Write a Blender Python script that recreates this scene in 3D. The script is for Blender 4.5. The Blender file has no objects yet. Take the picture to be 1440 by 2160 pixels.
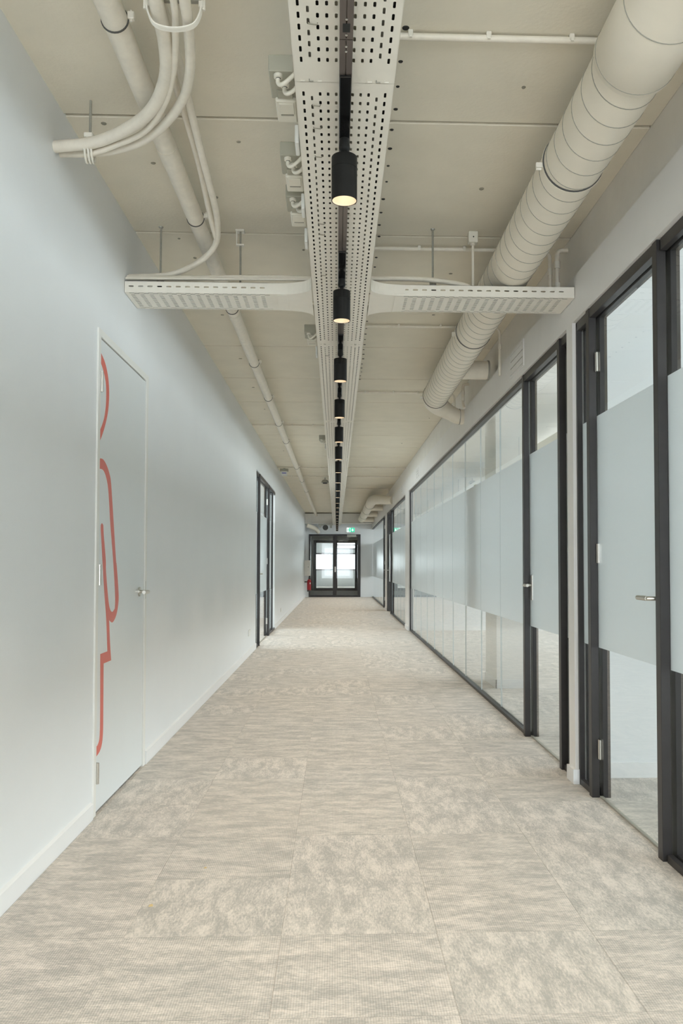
import bpy, bmesh, math, random
from mathutils import Vector, Matrix
random.seed(7)
C = bpy.context.scene.collection
S = bpy.context.scene
PI = math.pi

# ------------------------------------------------------------------ camera
YAW, PITCH, ROLL, F = .03788, .03428, .001, 1781.68
dv = Vector((math.sin(YAW)*math.cos(PITCH), math.cos(YAW)*math.cos(PITCH), math.sin(PITCH)))
r0 = Vector((math.cos(YAW), -math.sin(YAW), 0)); u0 = r0.cross(dv)
rv = r0*math.cos(ROLL)+u0*math.sin(ROLL); uv = -r0*math.sin(ROLL)+u0*math.cos(ROLL)
cd = bpy.data.cameras.new('camera'); cam = bpy.data.objects.new('camera', cd); C.objects.link(cam)
cd.sensor_fit = 'HORIZONTAL'; cd.sensor_width = 36; cd.lens = 36*F/1440
cd.shift_x = (720-776.66)/1440; cd.shift_y = (1130.26-1080)/1440
cd.clip_start = .05; cd.clip_end = 300
m = Matrix((rv, uv, -dv)).transposed().to_4x4(); m.translation = Vector((0, 0, 1.2)); cam.matrix_world = m
S.camera = cam

# ------------------------------------------------------------------ world and exposure
W = bpy.data.worlds.new('sky'); S.world = W; W.use_nodes = True
wn = W.node_tree; wn.nodes.clear()
bg = wn.nodes.new('ShaderNodeBackground'); wo = wn.nodes.new('ShaderNodeOutputWorld')
bg.inputs[0].default_value = (.88, .95, 1, 1); bg.inputs[1].default_value = 5.0
wn.links.new(bg.outputs[0], wo.inputs[0])
S.view_settings.view_transform = 'Standard'; S.view_settings.look = 'None'
S.view_settings.gamma = 1; S.view_settings.use_curve_mapping = False
S.view_settings.exposure = 0.78
SPOT_W = 40; SPOT_COL = (1, .87, .70)

def portal(name, loc, rot, sx, sy):          # tells the renderer where the daylight openings are
    l = bpy.data.lights.new(name, 'AREA'); l.shape = 'RECTANGLE'; l.size = sx; l.size_y = sy
    l.cycles.is_portal = True
    o = bpy.data.objects.new(name, l); C.objects.link(o); o.location = loc; o.rotation_euler = rot
portal('window_daylight', (.1, -4.1, 1.55), (PI/2, 0, PI), 2.5, 2.9)  # unseen opening behind the camera, added for flat fill daylight
for ya, yb in ((-3.6, 4.3), (5.3, 15.3), (16.4, 22.6), (23.2, 31.2)):
    portal('window_daylight', (7.3, (ya+yb)/2, 1.75), (PI/2, 0, PI/2), yb-ya, 1.8)
portal('window_daylight', (-5.3, 14, 1.75), (PI/2, 0, -PI/2), 7, 1.8)

# ------------------------------------------------------------------ node helpers and materials
def nodes(name):
    mt = bpy.data.materials.new(name); mt.use_nodes = True; nt = mt.node_tree; nt.nodes.clear()
    out = nt.nodes.new('ShaderNodeOutputMaterial')
    def N(t, ins=None, **kw):
        n = nt.nodes.new(t)
        for k, v in kw.items(): setattr(n, k, v)
        for k, v in (ins or {}).items():
            s = n.inputs[k]
            if isinstance(v, bpy.types.NodeSocket): nt.links.new(v, s)
            else: s.default_value = v
        return n
    return mt, N, out, nt
def c4(c): return (c[0], c[1], c[2], 1)
def paint(name, col, rough=.5, metal=0, var=.04, scale=6, bump=.0, bscale=150, spec=.5):
    mt, N, out, nt = nodes(name)
    geo = N('ShaderNodeNewGeometry')
    n1 = N('ShaderNodeTexNoise', {'Vector': geo.outputs['Position'], 'Scale': scale, 'Detail': 5, 'Roughness': .6})
    r = N('ShaderNodeMapRange', {0: n1.outputs[0], 1: .3, 2: .7, 3: 1-var, 4: 1+var})
    mx = N('ShaderNodeVectorMath', {0: col, 1: (1, 1, 1)}, operation='MULTIPLY')
    cb = N('ShaderNodeCombineXYZ', {0: r.outputs[0], 1: r.outputs[0], 2: r.outputs[0]}); nt.links.new(cb.outputs[0], mx.inputs[1])
    p = N('ShaderNodeBsdfPrincipled', {'Base Color': mx.outputs[0], 'Roughness': rough, 'Metallic': metal, 'Specular IOR Level': spec})
    if bump:
        n2 = N('ShaderNodeTexNoise', {'Vector': geo.outputs['Position'], 'Scale': bscale, 'Detail': 4})
        b = N('ShaderNodeBump', {'Strength': bump, 'Distance': .002, 'Height': n2.outputs[0]})
        nt.links.new(b.outputs[0], p.inputs['Normal'])
    nt.links.new(p.outputs[0], out.inputs[0]); return mt
def emit(name, col, s):
    mt, N, out, nt = nodes(name)
    n1 = N('ShaderNodeTexNoise', {'Scale': 3.0}); r = N('ShaderNodeMapRange', {0: n1.outputs[0], 3: s*.97, 4: s*1.03})
    e = N('ShaderNodeEmission', {0: c4(col), 1: r.outputs[0]}); nt.links.new(e.outputs[0], out.inputs[0]); return mt
def carpet():
    mt, N, out, nt = nodes('carpet_tiles')
    geo = N('ShaderNodeNewGeometry')
    off = N('ShaderNodeVectorMath', {0: geo.outputs['Position'], 1: (.68, -2.783, 0)}, operation='ADD')
    sc = N('ShaderNodeVectorMath', {0: off.outputs[0], 1: (1/.505, 1/.503, 0)}, operation='MULTIPLY')
    fl = N('ShaderNodeVectorMath', {0: sc.outputs[0]}, operation='FLOOR')
    wh = N('ShaderNodeTexWhiteNoise', {'Vector': fl.outputs[0]}, noise_dimensions='2D')
    sep = N('ShaderNodeSeparateXYZ', {0: off.outputs[0]})
    sw = N('ShaderNodeCombineXYZ', {0: sep.outputs[1], 1: sep.outputs[0]})
    gt = N('ShaderNodeMath', {0: wh.outputs[0], 1: .6}, operation='GREATER_THAN')
    v = N('ShaderNodeMix', {0: gt.outputs[0], 4: off.outputs[0], 5: sw.outputs[0]}, data_type='VECTOR')
    jump = N('ShaderNodeVectorMath', {0: wh.outputs['Color'], 1: (37, 53, 0)}, operation='MULTIPLY')
    v2 = N('ShaderNodeVectorMath', {0: v.outputs[1], 1: jump.outputs[0]}, operation='ADD')
    st = N('ShaderNodeVectorMath', {0: v2.outputs[0], 1: (1.7, 4.4, 1)}, operation='MULTIPLY')
    n1 = N('ShaderNodeTexNoise', {'Vector': st.outputs[0], 'Scale': 3.0, 'Detail': 10, 'Roughness': .78, 'Distortion': .25})
    st2 = N('ShaderNodeVectorMath', {0: v2.outputs[0], 1: (30, 110, 1)}, operation='MULTIPLY')
    n2 = N('ShaderNodeTexNoise', {'Vector': st2.outputs[0], 'Scale': 1.5, 'Detail': 4, 'Roughness': .7})
    n4 = N('ShaderNodeTexNoise', {'Vector': geo.outputs['Position'], 'Scale': .9, 'Detail': 2})
    sp2 = N('ShaderNodeSeparateXYZ', {0: v2.outputs[0]})
    rb = N('ShaderNodeMath', {0: sp2.outputs[0], 1: 2*PI/.0075}, operation='MULTIPLY')
    sn = N('ShaderNodeMath', {0: rb.outputs[0]}, operation='SINE')
    a = N('ShaderNodeMapRange', {0: n1.outputs[0], 1: .40, 2: .63, 3: .0, 4: 1})
    b = N('ShaderNodeMapRange', {0: n2.outputs[0], 1: .35, 2: .65, 3: -.38, 4: .38})
    s1 = N('ShaderNodeMath', {0: a.outputs[0], 1: b.outputs[0]}, operation='ADD')
    s2 = N('ShaderNodeMath', {0: sn.outputs[0], 1: .10, 2: s1.outputs[0]}, operation='MULTIPLY_ADD', use_clamp=True)
    cr = N('ShaderNodeMix', {0: s2.outputs[0], 6: (.40, .38, .345, 1), 7: (.71, .65, .585, 1)}, data_type='RGBA')
    tv = N('ShaderNodeMapRange', {0: wh.outputs[0], 3: .98, 4: 1.02})
    hv = N('ShaderNodeMix', {0: n4.outputs[0], 6: (.98, 1.0, 1.02, 1), 7: (1.02, 1.0, .97, 1)}, data_type='RGBA')
    m1 = N('ShaderNodeVectorMath', {0: cr.outputs[2], 1: hv.outputs[2]}, operation='MULTIPLY')
    cc = N('ShaderNodeVectorMath', {0: m1.outputs[0], 'Scale': tv.outputs[0]}, operation='SCALE')
    hs = N('ShaderNodeMath', {0: sn.outputs[0], 1: .5, 2: n2.outputs[0]}, operation='MULTIPLY_ADD')
    bp = N('ShaderNodeBump', {'Strength': .35, 'Distance': .002, 'Height': hs.outputs[0]})
    p = N('ShaderNodeBsdfPrincipled', {'Base Color': cc.outputs[0], 'Roughness': .95, 'Specular IOR Level': .15, 'Sheen Weight': .15, 'Normal': bp.outputs[0]})
    nt.links.new(p.outputs[0], out.inputs[0]); return mt
def glass(name, tint=(.965, .985, .98)):
    mt, N, out, nt = nodes(name)
    geo = N('ShaderNodeNewGeometry'); fr = N('ShaderNodeFresnel', {'IOR': 1.55})
    inv = N('ShaderNodeMath', {0: 1.0, 1: geo.outputs['Backfacing']}, operation='SUBTRACT')
    fm = N('ShaderNodeMath', {0: fr.outputs[0], 1: inv.outputs[0]}, operation='MULTIPLY', use_clamp=True)
    t = N('ShaderNodeBsdfTransparent', {0: c4(tint)}); g = N('ShaderNodeBsdfGlossy', {0: (1, 1, 1, 1), 'Roughness': .0})
    mx = N('ShaderNodeMixShader', {0: fm.outputs[0], 1: t.outputs[0], 2: g.outputs[0]})
    nt.links.new(mx.outputs[0], out.inputs[0]); return mt
def frost():
    mt, N, out, nt = nodes('frosted_film')
    n1 = N('ShaderNodeTexNoise', {'Scale': 300.0})
    r = N('ShaderNodeMapRange', {0: n1.outputs[0], 3: .49, 4: .51})
    d = N('ShaderNodeBsdfDiffuse', {0: (.78, .80, .79, 1)}); tr = N('ShaderNodeBsdfTranslucent', {0: (.88, .92, .93, 1)})
    mx = N('ShaderNodeMixShader', {0: r.outputs[0], 1: d.outputs[0], 2: tr.outputs[0]})
    g = N('ShaderNodeBsdfGlossy', {0: (1, 1, 1, 1), 'Roughness': .28}); fr = N('ShaderNodeFresnel', {'IOR': 1.4})
    geo = N('ShaderNodeNewGeometry'); inv = N('ShaderNodeMath', {0: 1.0, 1: geo.outputs['Backfacing']}, operation='SUBTRACT')
    fm = N('ShaderNodeMath', {0: fr.outputs[0], 1: inv.outputs[0]}, operation='MULTIPLY', use_clamp=True)
    m2 = N('ShaderNodeMixShader', {0: fm.outputs[0], 1: mx.outputs[0], 2: g.outputs[0]})
    nt.links.new(m2.outputs[0], out.inputs[0]); return mt

M = dict(
    wall=paint('white_wall_paint', (.79, .815, .825), .42, var=.012, scale=2, bump=.15, bscale=220),
    wallr=paint('warm_white_wall_paint', (.845, .835, .81), .5, var=.02, scale=3, bump=.15, bscale=220),
    base=paint('white_baseboard', (.82, .83, .83), .35, var=.01),
    ceil=paint('cream_painted_concrete', (.84, .785, .655), .75, var=.035, scale=3.5, bump=.5, bscale=60),
    joint=paint('grey_joint_mortar', (.33, .31, .245), .9, var=.08),
    beam=paint('painted_beam', (.86, .84, .79), .7, var=.03, scale=5, bump=.4, bscale=50),
    duct=paint('cream_painted_duct', (.86, .80, .68), .42, var=.02, scale=8, bump=.1, bscale=90),
    seam=paint('duct_seam', (.36, .35, .30), .6, var=.05),
    pipe=paint('cream_painted_pipe', (.84, .785, .675), .45, var=.05, scale=20, bump=.3, bscale=60),
    tray=paint('cream_painted_tray', (.86, .825, .735), .40, var=.02, scale=12),
    clamp=paint('dark_clamp_rubber', (.08, .08, .075), .6, var=.1),
    seal=paint('clear_joint_seal', (.62, .68, .68), .4, var=.02), steel=paint('galvanised_steel', (.42, .42, .38), .4, .6, var=.1, scale=60),
    nickel=paint('brushed_nickel', (.62, .60, .55), .3, 1, var=.05, scale=90),
    frame=paint('dark_bronze_frame', (.028, .025, .025), .38, var=.1, scale=15),
    black=paint('black_lamp_metal', (.012, .012, .011), .55, var=.1, scale=30, spec=.2),
    gloss=paint('glossy_black_plastic', (.01, .01, .01), .12, var=.1),
    track=paint('taupe_track', (.13, .11, .10), .28, .3, var=.05),
    reflector=paint('lamp_reflector', (.74, .64, .52), .35, .1, var=.01),
    door=paint('white_door_lacquer', (.74, .78, .79), .3, var=.01, scale=3),
    red=paint('coral_red_vinyl', (.70, .15, .115), .4, var=.02),
    grey=paint('grey_plastic', (.40, .39, .315), .5, var=.04), ivory=paint('ivory_plastic', (.76, .73, .63), .45, var=.04),
    white=paint('white_plastic', (.80, .80, .76), .4, var=.02),
    dark=paint('dark_hole', (.02, .02, .018), .8, var=.1), extred=paint('extinguisher_red', (.42, .02, .03), .3, var=.05),
    blue=paint('blue_label', (.12, .12, .50), .4, var=.05),
    carpet=carpet(), glass=glass('clear_glass'), frost=frost(),
    lens=emit('lamp_lens_glow', (1, .86, .68), 5), rim=emit('pendant_light_glow', (1, .97, .92), 4),
    exit_w=emit('exit_sign_white', (.85, 1, .92), 1.0), exit_g=emit('exit_sign_green', (.05, .62, .36), .75),
    sand=paint('tan_crumb', (.62, .46, .22), .8, var=.1),
)

# ------------------------------------------------------------------ mesh builder
WL = {}
class MB:
    def __init__(s): s.v = []; s.f = []
    def add(s, vs, fs):
        k = len(s.v); s.v += [tuple(p) for p in vs]; s.f += [tuple(i+k for i in f) for f in fs]; return s
    def box(s, x0, x1, y0, y1, z0, z1):
        if x0 > x1: x0, x1 = x1, x0
        vs = [(x, y, z) for z in (z0, z1) for y in (y0, y1) for x in (x0, x1)]
        return s.add(vs, [(0, 2, 3, 1), (4, 5, 7, 6), (0, 1, 5, 4), (2, 6, 7, 3), (0, 4, 6, 2), (1, 3, 7, 5)])
    def bev(s, x0, x1, y0, y1, z0, z1, c=.003):
        if x0 > x1: x0, x1 = x1, x0
        bm = bmesh.new(); bmesh.ops.create_cube(bm, size=1)
        for v in bm.verts:
            v.co = Vector(((x0+x1)/2+v.co.x*(x1-x0), (y0+y1)/2+v.co.y*(y1-y0), (z0+z1)/2+v.co.z*(z1-z0)))
        c = min(c, .45*min(x1-x0, y1-y0, z1-z0))
        bmesh.ops.bevel(bm, geom=bm.edges[:], offset=c, segments=1, affect='EDGES', profile=.5)
        s.add([v.co for v in bm.verts], [[v.index for v in f.verts] for f in bm.faces]); bm.free(); return s
    def sweep(s, pts, rad, n=12, caps=True):
        pts = [Vector(p) for p in pts]; k = len(pts)
        rr = rad if isinstance(rad, (list, tuple)) else [rad]*k
        T = [((pts[min(i+1, k-1)]-pts[max(i-1, 0)]).normalized()) for i in range(k)]
        a = Vector((0, 0, 1)) if abs(T[0].z) < .9 else Vector((1, 0, 0))
        nrm = (a-T[0]*a.dot(T[0])).normalized(); vs = []
        for i in range(k):
            nrm = (nrm-T[i]*nrm.dot(T[i])).normalized(); b = T[i].cross(nrm)
            for j in range(n):
                t = 2*PI*j/n; vs.append(pts[i]+(nrm*math.cos(t)+b*math.sin(t))*rr[i])
        fs = [(i*n+j, i*n+(j+1) % n, (i+1)*n+(j+1) % n, (i+1)*n+j) for i in range(k-1) for j in range(n)]
        if caps: fs += [tuple(range(n-1, -1, -1)), tuple(range((k-1)*n, k*n))]
        return s.add(vs, fs)
    def cyl(s, a, b, r, n=12): return s.sweep([a, b], r, n)
    def ring(s, c, axis, R, r, n=24, k=6, a0=0, a1=2*PI):      # torus or an arc of one
        c = Vector(c); ax = Vector(axis).normalized(); u = ax.orthogonal().normalized() if abs(ax.z) > .5 else Vector((0, 0, 1)); w = ax.cross(u)
        pts = [c+(u*math.cos(a0+(a1-a0)*i/n)+w*math.sin(a0+(a1-a0)*i/n))*R for i in range(n+1)]
        return s.sweep(pts, r, k)
    def lathe(s, c, prof, n=24, caps=True):                    # about z, prof = [(r, z)]
        c = Vector(c); vs = []; k = len(prof)
        for r, z in prof:
            for j in range(n): vs.append(c+Vector((r*math.cos(2*PI*j/n), r*math.sin(2*PI*j/n), z)))
        fs = [(i*n+j, i*n+(j+1) % n, (i+1)*n+(j+1) % n, (i+1)*n+j) for i in range(k-1) for j in range(n)]
        if caps: fs += [tuple(range(n-1, -1, -1)), tuple(range((k-1)*n, k*n))]
        return s.add(vs, fs)
    def prism(s, poly, ax, a, b):                              # polygon extruded along axis ax
        def mk(p, t):
            q = list(p); q.insert(ax, t); return tuple(q)
        n = len(poly); vs = [mk(p, a) for p in poly]+[mk(p, b) for p in poly]
        return s.add(vs, [tuple(range(n)), tuple(range(2*n-1, n-1, -1))]+[(i, i+n, (i+1) % n+n, (i+1) % n) for i in range(n)])
    def build(s, name, mat, parent=None, smooth=False, origin=None):
        xs = [p[0] for p in s.v]; ys = [p[1] for p in s.v]; zs = [p[2] for p in s.v]
        o = origin or ((min(xs)+max(xs))/2, (min(ys)+max(ys))/2, min(zs))
        me = bpy.data.meshes.new(name)
        me.from_pydata([(p[0]-o[0], p[1]-o[1], p[2]-o[2]) for p in s.v], [], s.f)
        bm = bmesh.new(); bm.from_mesh(me); bmesh.ops.recalc_face_normals(bm, faces=bm.faces[:])
        if any(len(f.verts) > 4 for f in bm.faces): bmesh.ops.triangulate(bm, faces=[f for f in bm.faces if len(f.verts) > 4])
        bm.to_mesh(me); bm.free()
        if smooth:
            me.polygons.foreach_set('use_smooth', [True]*len(me.polygons)); me.set_sharp_from_angle(angle=math.radians(40))
        me.materials.append(M[mat] if isinstance(mat, str) else mat)
        ob = bpy.data.objects.new(name, me); C.objects.link(ob); WL[ob] = Vector(o)
        ob.location = Vector(o)-(WL[parent] if parent else Vector((0, 0, 0)))
        if parent: ob.parent = parent
        return ob
def tag(o, label, cat, group=None):
    o['label'] = label; o['category'] = cat
    if group: o['group'] = group
    return o
def thing(name, label, cat, loc, group=None):
    o = bpy.data.objects.new(name, None); C.objects.link(o); o.location = loc; o.empty_display_size = .1; WL[o] = Vector(loc)
    return tag(o, label, cat, group)
def struct(name, mb, mat, label=None, smooth=False):
    o = mb.build(name, mat, None, smooth); o['kind'] = 'structure'
    if label: o['label'] = label
    return o
def structe(name, loc, label=None):
    o = bpy.data.objects.new(name, None); C.objects.link(o); o.location = loc; WL[o] = Vector(loc); o['kind'] = 'structure'
    if label: o['label'] = label
    return o
def dup(root, delta, label=None):
    kids = {}
    for ob in list(WL):
        if ob.parent: kids.setdefault(ob.parent, []).append(ob)
    def cp(o, par):
        c = o.copy(); C.objects.link(c); WL[c] = WL[o]+Vector(delta)
        if par: c.parent = par
        else: c.location = o.location+Vector(delta)
        for k in kids.get(o, []): cp(k, c)
        return c
    r = cp(root, None)
    if label: r['label'] = label
    return r
def smooth_path(pts, n=6):                                   # Catmull-Rom through the points
    P = [Vector(p) for p in pts]; P = [2*P[0]-P[1]]+P+[2*P[-1]-P[-2]]; out = []
    for i in range(1, len(P)-2):
        for j in range(n):
            t = j/n; a, b, c, d = P[i-1:i+3]
            out.append(.5*((2*b)+(c-a)*t+(2*a-5*b+4*c-d)*t*t+(3*b-a-3*c+d)*t**3))
    return out+[P[-2]]

XL, XR, ZC = -1.151, 1.315, 3.10
YE = 31.5
# ------------------------------------------------------------------ floor with carpet tiles
floor = struct('floor', MB().box(-5.4, 7.4, -4.2, 48, -.25, 0), 'carpet', 'mottled beige and grey carpet floor')
xs = [XL+.014, -.68, -.175, .33, .835, 1.30]; TH = .002; TE = {}
y = 2.783-.503*3
for r in range(32):
    for i in range(5):
        x0, x1 = xs[i], xs[i+1]
        if i not in TE:
            mb = MB(); g = .0002; c = .0004
            mb.add([(x0+g, y+g, 0), (x1-g, y+g, 0), (x1-g, y+.503-g, 0), (x0+g, y+.503-g, 0),
                    (x0+g+c, y+g+c, TH), (x1-g-c, y+g+c, TH), (x1-g-c, y+.503-g-c, TH), (x0+g+c, y+.503-g-c, TH)],
                   [(4, 5, 6, 7), (0, 1, 5, 4), (1, 2, 6, 5), (2, 3, 7, 6), (3, 0, 4, 7)])
            TE[i] = mb.build('carpet_tile', 'carpet', floor)
        else:
            t = TE[i].copy(); C.objects.link(t); t.location.y += r*.503
# ------------------------------------------------------------------ ceiling: slab plus concrete planks
ceil = struct('ceiling', MB().box(-5.4, 7.4, -4.2, 48, ZC+.012, ZC+.25), 'joint', 'cream painted concrete plank ceiling with joints')
pl = None
for k in range(-6, 23):
    y0 = 3.556+1.256*k+.010; y1 = y0+1.256-.020
    if pl is None:
        pl = MB().bev(XL-.09, 1.362, y0, y1, ZC, ZC+.03, .004).build('ceiling_panel', 'ceil', ceil); pk = k
    else:
        t = pl.copy(); C.objects.link(t); t.location.y += (k-pk)*1.256
MB().box(1.45, 7.3, -4.1, 31.4, ZC+.0, ZC+.012).build('room_ceiling', 'wallr', ceil)
MB().box(-5.3, -1.26, 9, 19, ZC+.0, ZC+.012).build('room_ceiling', 'wallr', ceil)
MB().box(-3, 3, 31.75, 47.5, 2.75, ZC).build('room_ceiling', 'wallr', ceil)
# small plugs and remnants of old fixings
plug = None
for x, yy in [(-1.005, 3.617), (-.443, 3.753), (-.205, 3.757), (-.87, 3.972), (-.622, 4.334), (-.202, 5.049), (-.92, 4.9), (-.879, 5.21), (.74, 3.272), (.728, 4.181), (.741, 5.426), (-.887, 7.764), (-.893, 9.034), (-.879, 10.304), (-.883, 14.089), (.63, 6.039), (.734, 6.337), (1.018, 13.122), (1.198, 10.848), (-.87, 6.403)]:
    if plug is None:
        plug = MB().lathe((x, yy, ZC-.004), [(.004, 0), (.011, .001), (.013, .005)], 8).build('fixing_plug', 'joint', ceil); p0 = (x, yy)
    else:
        t = plug.copy(); C.objects.link(t); t.location.x += x-p0[0]; t.location.y += yy-p0[1]; t.scale = (random.uniform(.6, 1.3), random.uniform(.6, 1.3), 1)
hole = None; yy = 2.92
for k in range(34):
    if hole is None: hole = MB().lathe((.241, yy, ZC-.002), [(.006, 0), (.012, 0), (.014, .003)], 10).build('drill_hole', 'dark', ceil); h0 = yy
    else:
        t = hole.copy(); C.objects.link(t); t.location.y += yy-h0; t.location.x += random.uniform(-.006, .004); s_ = random.uniform(.45, .85); t.scale = (s_, s_, 1)
    yy += .167 if k % 7 else .2

# ------------------------------------------------------------------ walls
wl = MB()
for a, b, z0, z1 in ((-4.1, 4.09, 0, ZC+.01), (4.09, 5.14, 2.335, ZC+.01), (5.14, 12.18, 0, ZC+.01), (12.18, 15.86, 2.575, ZC+.01), (15.86, YE, 0, ZC+.01)):
    wl.box(XL, XL-.11, a, b, z0, z1)
struct('wall_left', wl, 'wall', 'smooth white corridor wall on the left')
wr = MB()
wr.box(XR, 1.43, -4.1, YE, 2.552, 2.80)                       # bulkhead above the glazing
for a, b in ((-4.1, -1.2), (4.636, 4.754), (15.36, 16.1), (22.0, 22.75)): wr.box(XR, 1.43, a, b, 0, 2.552)
struct('wall_right', wr, 'wallr', 'white plaster bulkhead and pillars around the glass fronts')
struct('trim_1', MB().box(1.362, 1.46, -4.1, YE, 2.80, ZC+.01), 'beam', 'concrete beam above the right hand wall')
struct('wall_back', MB().box(-1.3, 1.5, -4.2, -4.1, 2.95, 3.2).box(-1.3, 1.5, -4.2, -4.1, -.1, .12), 'wall')  # unseen; its large opening is added to let fill daylight in
we = MB()                                                     # end wall around the double door
we.box(-3, -1.02, YE, YE+.18, 0, ZC+.01).box(.90, 7.3, YE, YE+.18, 0, ZC+.01).box(-1.02, .90, YE, YE+.18, 2.335, ZC+.01)
struct('wall_end', we, 'wall', 'white wall around the double glass doors at the corridor end')
rm = MB()
for ya, yb in ((4.76, 4.90), (15.45, 16.0), (22.1, 22.65), (-4.2, -4.1)): rm.box(1.43, 7.3, ya, yb, 0, ZC+.01)
struct('wall_rooms', rm, 'wall', 'white partition walls between the rooms on the right')
ow = MB(); yy0 = -4.2
for ya, yb in ((-3.6, 4.3), (5.3, 15.3), (16.4, 22.6), (23.2, 31.2), (31.6, 31.6)):
    ow.box(7.3, 7.5, yy0, ya, 0, ZC+.01)
    if yb > ya: ow.box(7.3, 7.5, ya, yb, 0, .85).box(7.3, 7.5, ya, yb, 2.65, ZC+.01)
    yy0 = yb
struct('wall_facade', ow, 'wall')
lw = MB().box(-5.5, -5.3, 8.9, 10.5, 0, 3.11).box(-5.5, -5.3, 17.5, 19.1, 0, 3.11).box(-5.5, -5.3, 10.5, 17.5, 0, .85).box(-5.5, -5.3, 10.5, 17.5, 2.65, 3.11)
lw.box(-5.3, -1.261, 8.9, 9.0, 0, 3.11).box(-5.3, -1.261, 19, 19.1, 0, 3.11)
struct('wall_side_room', lw, 'wall')
co = struct('trim_2', MB().bev(1.56, 1.93, 8.21, 8.8, 0, ZC, .004), 'wallr', 'white column inside the glass fronted room')
MB().box(1.55, 1.94, 8.198, 8.21, 0, .085).box(1.548, 1.56, 8.198, 8.8, 0, .085).build('plinth', 'base', co)
# baseboards
bl = MB()
for a, b in ((-4.1, 4.06), (5.17, 12.17), (15.87, YE)): bl.box(XL+.013, XL, a, b, 0, .075).add([(XL, a, .075), (XL+.013, a, .075), (XL, a, .083), (XL, b, .075), (XL+.013, b, .075), (XL, b, .083)], [(0, 1, 2), (3, 5, 4), (1, 4, 5, 2), (0, 2, 5, 3), (0, 3, 4, 1)])
struct('baseboard_left', bl, 'base', 'white baseboard along the left wall')
br = MB()
for a, b in ((-4.1, -1.25), (4.622, 4.756), (15.40, 16.05), (22.05, 22.7)): br.box(XR, XR-.015, a, b, 0, .08)
br.box(XR, 1.36, 4.622, 4.636, 0, .08)
struct('baseboard_right', br, 'base', 'white plinth at the foot of the right hand pillars')
bo = MB()
for yb in (4.76, 15.45, 22.1, YE): bo.box(1.44, 7.3, yb-.012, yb, 0, .085)
for yb in (4.90, 16.0, 22.65): bo.box(1.44, 7.3, yb, yb+.012, 0, .085)
bo.box(7.288, 7.3, -4.1, YE, 0, .085)
struct('baseboard_rooms', bo, 'base')

# windows of the rooms beside the corridor (mullions and panes)
wi = 10
for ya, yb in ((-3.6, 4.3), (5.3, 15.3), (16.4, 22.6), (23.2, 31.2)):
    w = structe(f'window_{wi}', (7.4, (ya+yb)/2, .85)); wi += 1
    f = MB().box(7.36, 7.44, ya, yb, .85, .91).box(7.36, 7.44, ya, yb, 2.59, 2.65)
    n = max(2, int((yb-ya)/1.6))
    for i in range(n+1):
        yc = ya+.03+(yb-ya-.06)*i/n; f.box(7.36, 7.44, yc-.03, yc+.03, .91, 2.59)
    f.build('window_frame', 'frame', w)

# ------------------------------------------------------------------ glazed fronts
FZ0, FZ1, ZT = .772, 1.98, 2.50
class Side:
    def __init__(s, xo, d): s.o = xo; s.d = d          # outer face of the posts, direction into the room
    def x(s, t): return s.o+s.d*t
R_ = Side(1.322, 1); L_ = Side(-1.132, -1)
def pane(par, sd, a, b, z0=.03, z1=ZT, t0=.042, name='pane'):
    p = MB().box(sd.x(t0), sd.x(t0+.010), a+.0015, b-.0015, z0, z1).build(name, 'glass', par)
    MB().box(sd.x(t0-.0014), sd.x(t0-.0004), a+.001, b-.001, FZ0, FZ1).build('frosted_band', 'frost', p)
    return p
def seal(par, sd, y):
    MB().box(sd.x(.0395), sd.x(.053), y-.002, y+.002, .03, ZT).build('joint_seal', 'seal', par)
def post(par, sd, y0, y1, z1=2.55, name='post'):
    MB().bev(sd.x(0), sd.x(.040), y0, y1, 0, z1, .0015).build(name, 'frame', par)
    MB().bev(sd.x(.055), sd.x(.095), y0-.01, y1+.01, 0, z1, .0015).build('rear_'+name, 'frame', par)
def rails(par, sd, a, b, bottom=True, thin=False):
    if thin:
        MB().bev(sd.x(.012), sd.x(.060), a, b, 2.518, 2.55, .0015).build('head_rail', 'frame', par)
        MB().bev(sd.x(.014), sd.x(.060), a, b, 0, .024, .0015).build('floor_rail', 'frame', par)
        return
    MB().bev(sd.x(.012), sd.x(.040), a, b, ZT, 2.55, .0015).build('head_rail', 'frame', par)
    MB().bev(sd.x(.055), sd.x(.095), a, b, ZT, 2.55, .0015).build('rear_head_rail', 'frame', par)
    if bottom:
        MB().bev(sd.x(.014), sd.x(.040), a, b, 0, .032, .0015).build('floor_rail', 'frame', par)
        MB().bev(sd.x(.055), sd.x(.085), a, b, 0, .032, .0015).build('rear_floor_rail', 'frame', par)
def lever(par, x, y, z, dx, dy, plate=None, L=.125):          # round neck coming out of the door, flat lever turned along y
    h = MB(); h.sweep([(x, y, z), (x+dx*.7, y, z), (x+dx*.95, y+dy*.006, z), (x+dx, y+dy*.02, z)], .0095, 10)
    h.sweep([(x+dx, y+dy*.012, z), (x+dx, y+dy*.03, z), (x+dx*.98, y+dy*L, z)], [.0095, .011, .0105], 10)
    o = h.build('handle', 'nickel', par, True)
    if plate:
        s = 1 if dx > 0 else -1
        MB().bev(x, x+s*.008, y-.02, y+.02, z-plate[0], z+plate[1], .002).build('handle_plate', 'nickel', o)
    return o
def hinge(par, x, y, z, h=.1, s=1):
    MB().cyl((x, y, z-h/2), (x, y, z+h/2), .008, 10).box(x-.004, x+.004, y-.016, y-.003, z-h/2, z+h/2).build('hinge', 'nickel', par, True)
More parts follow.
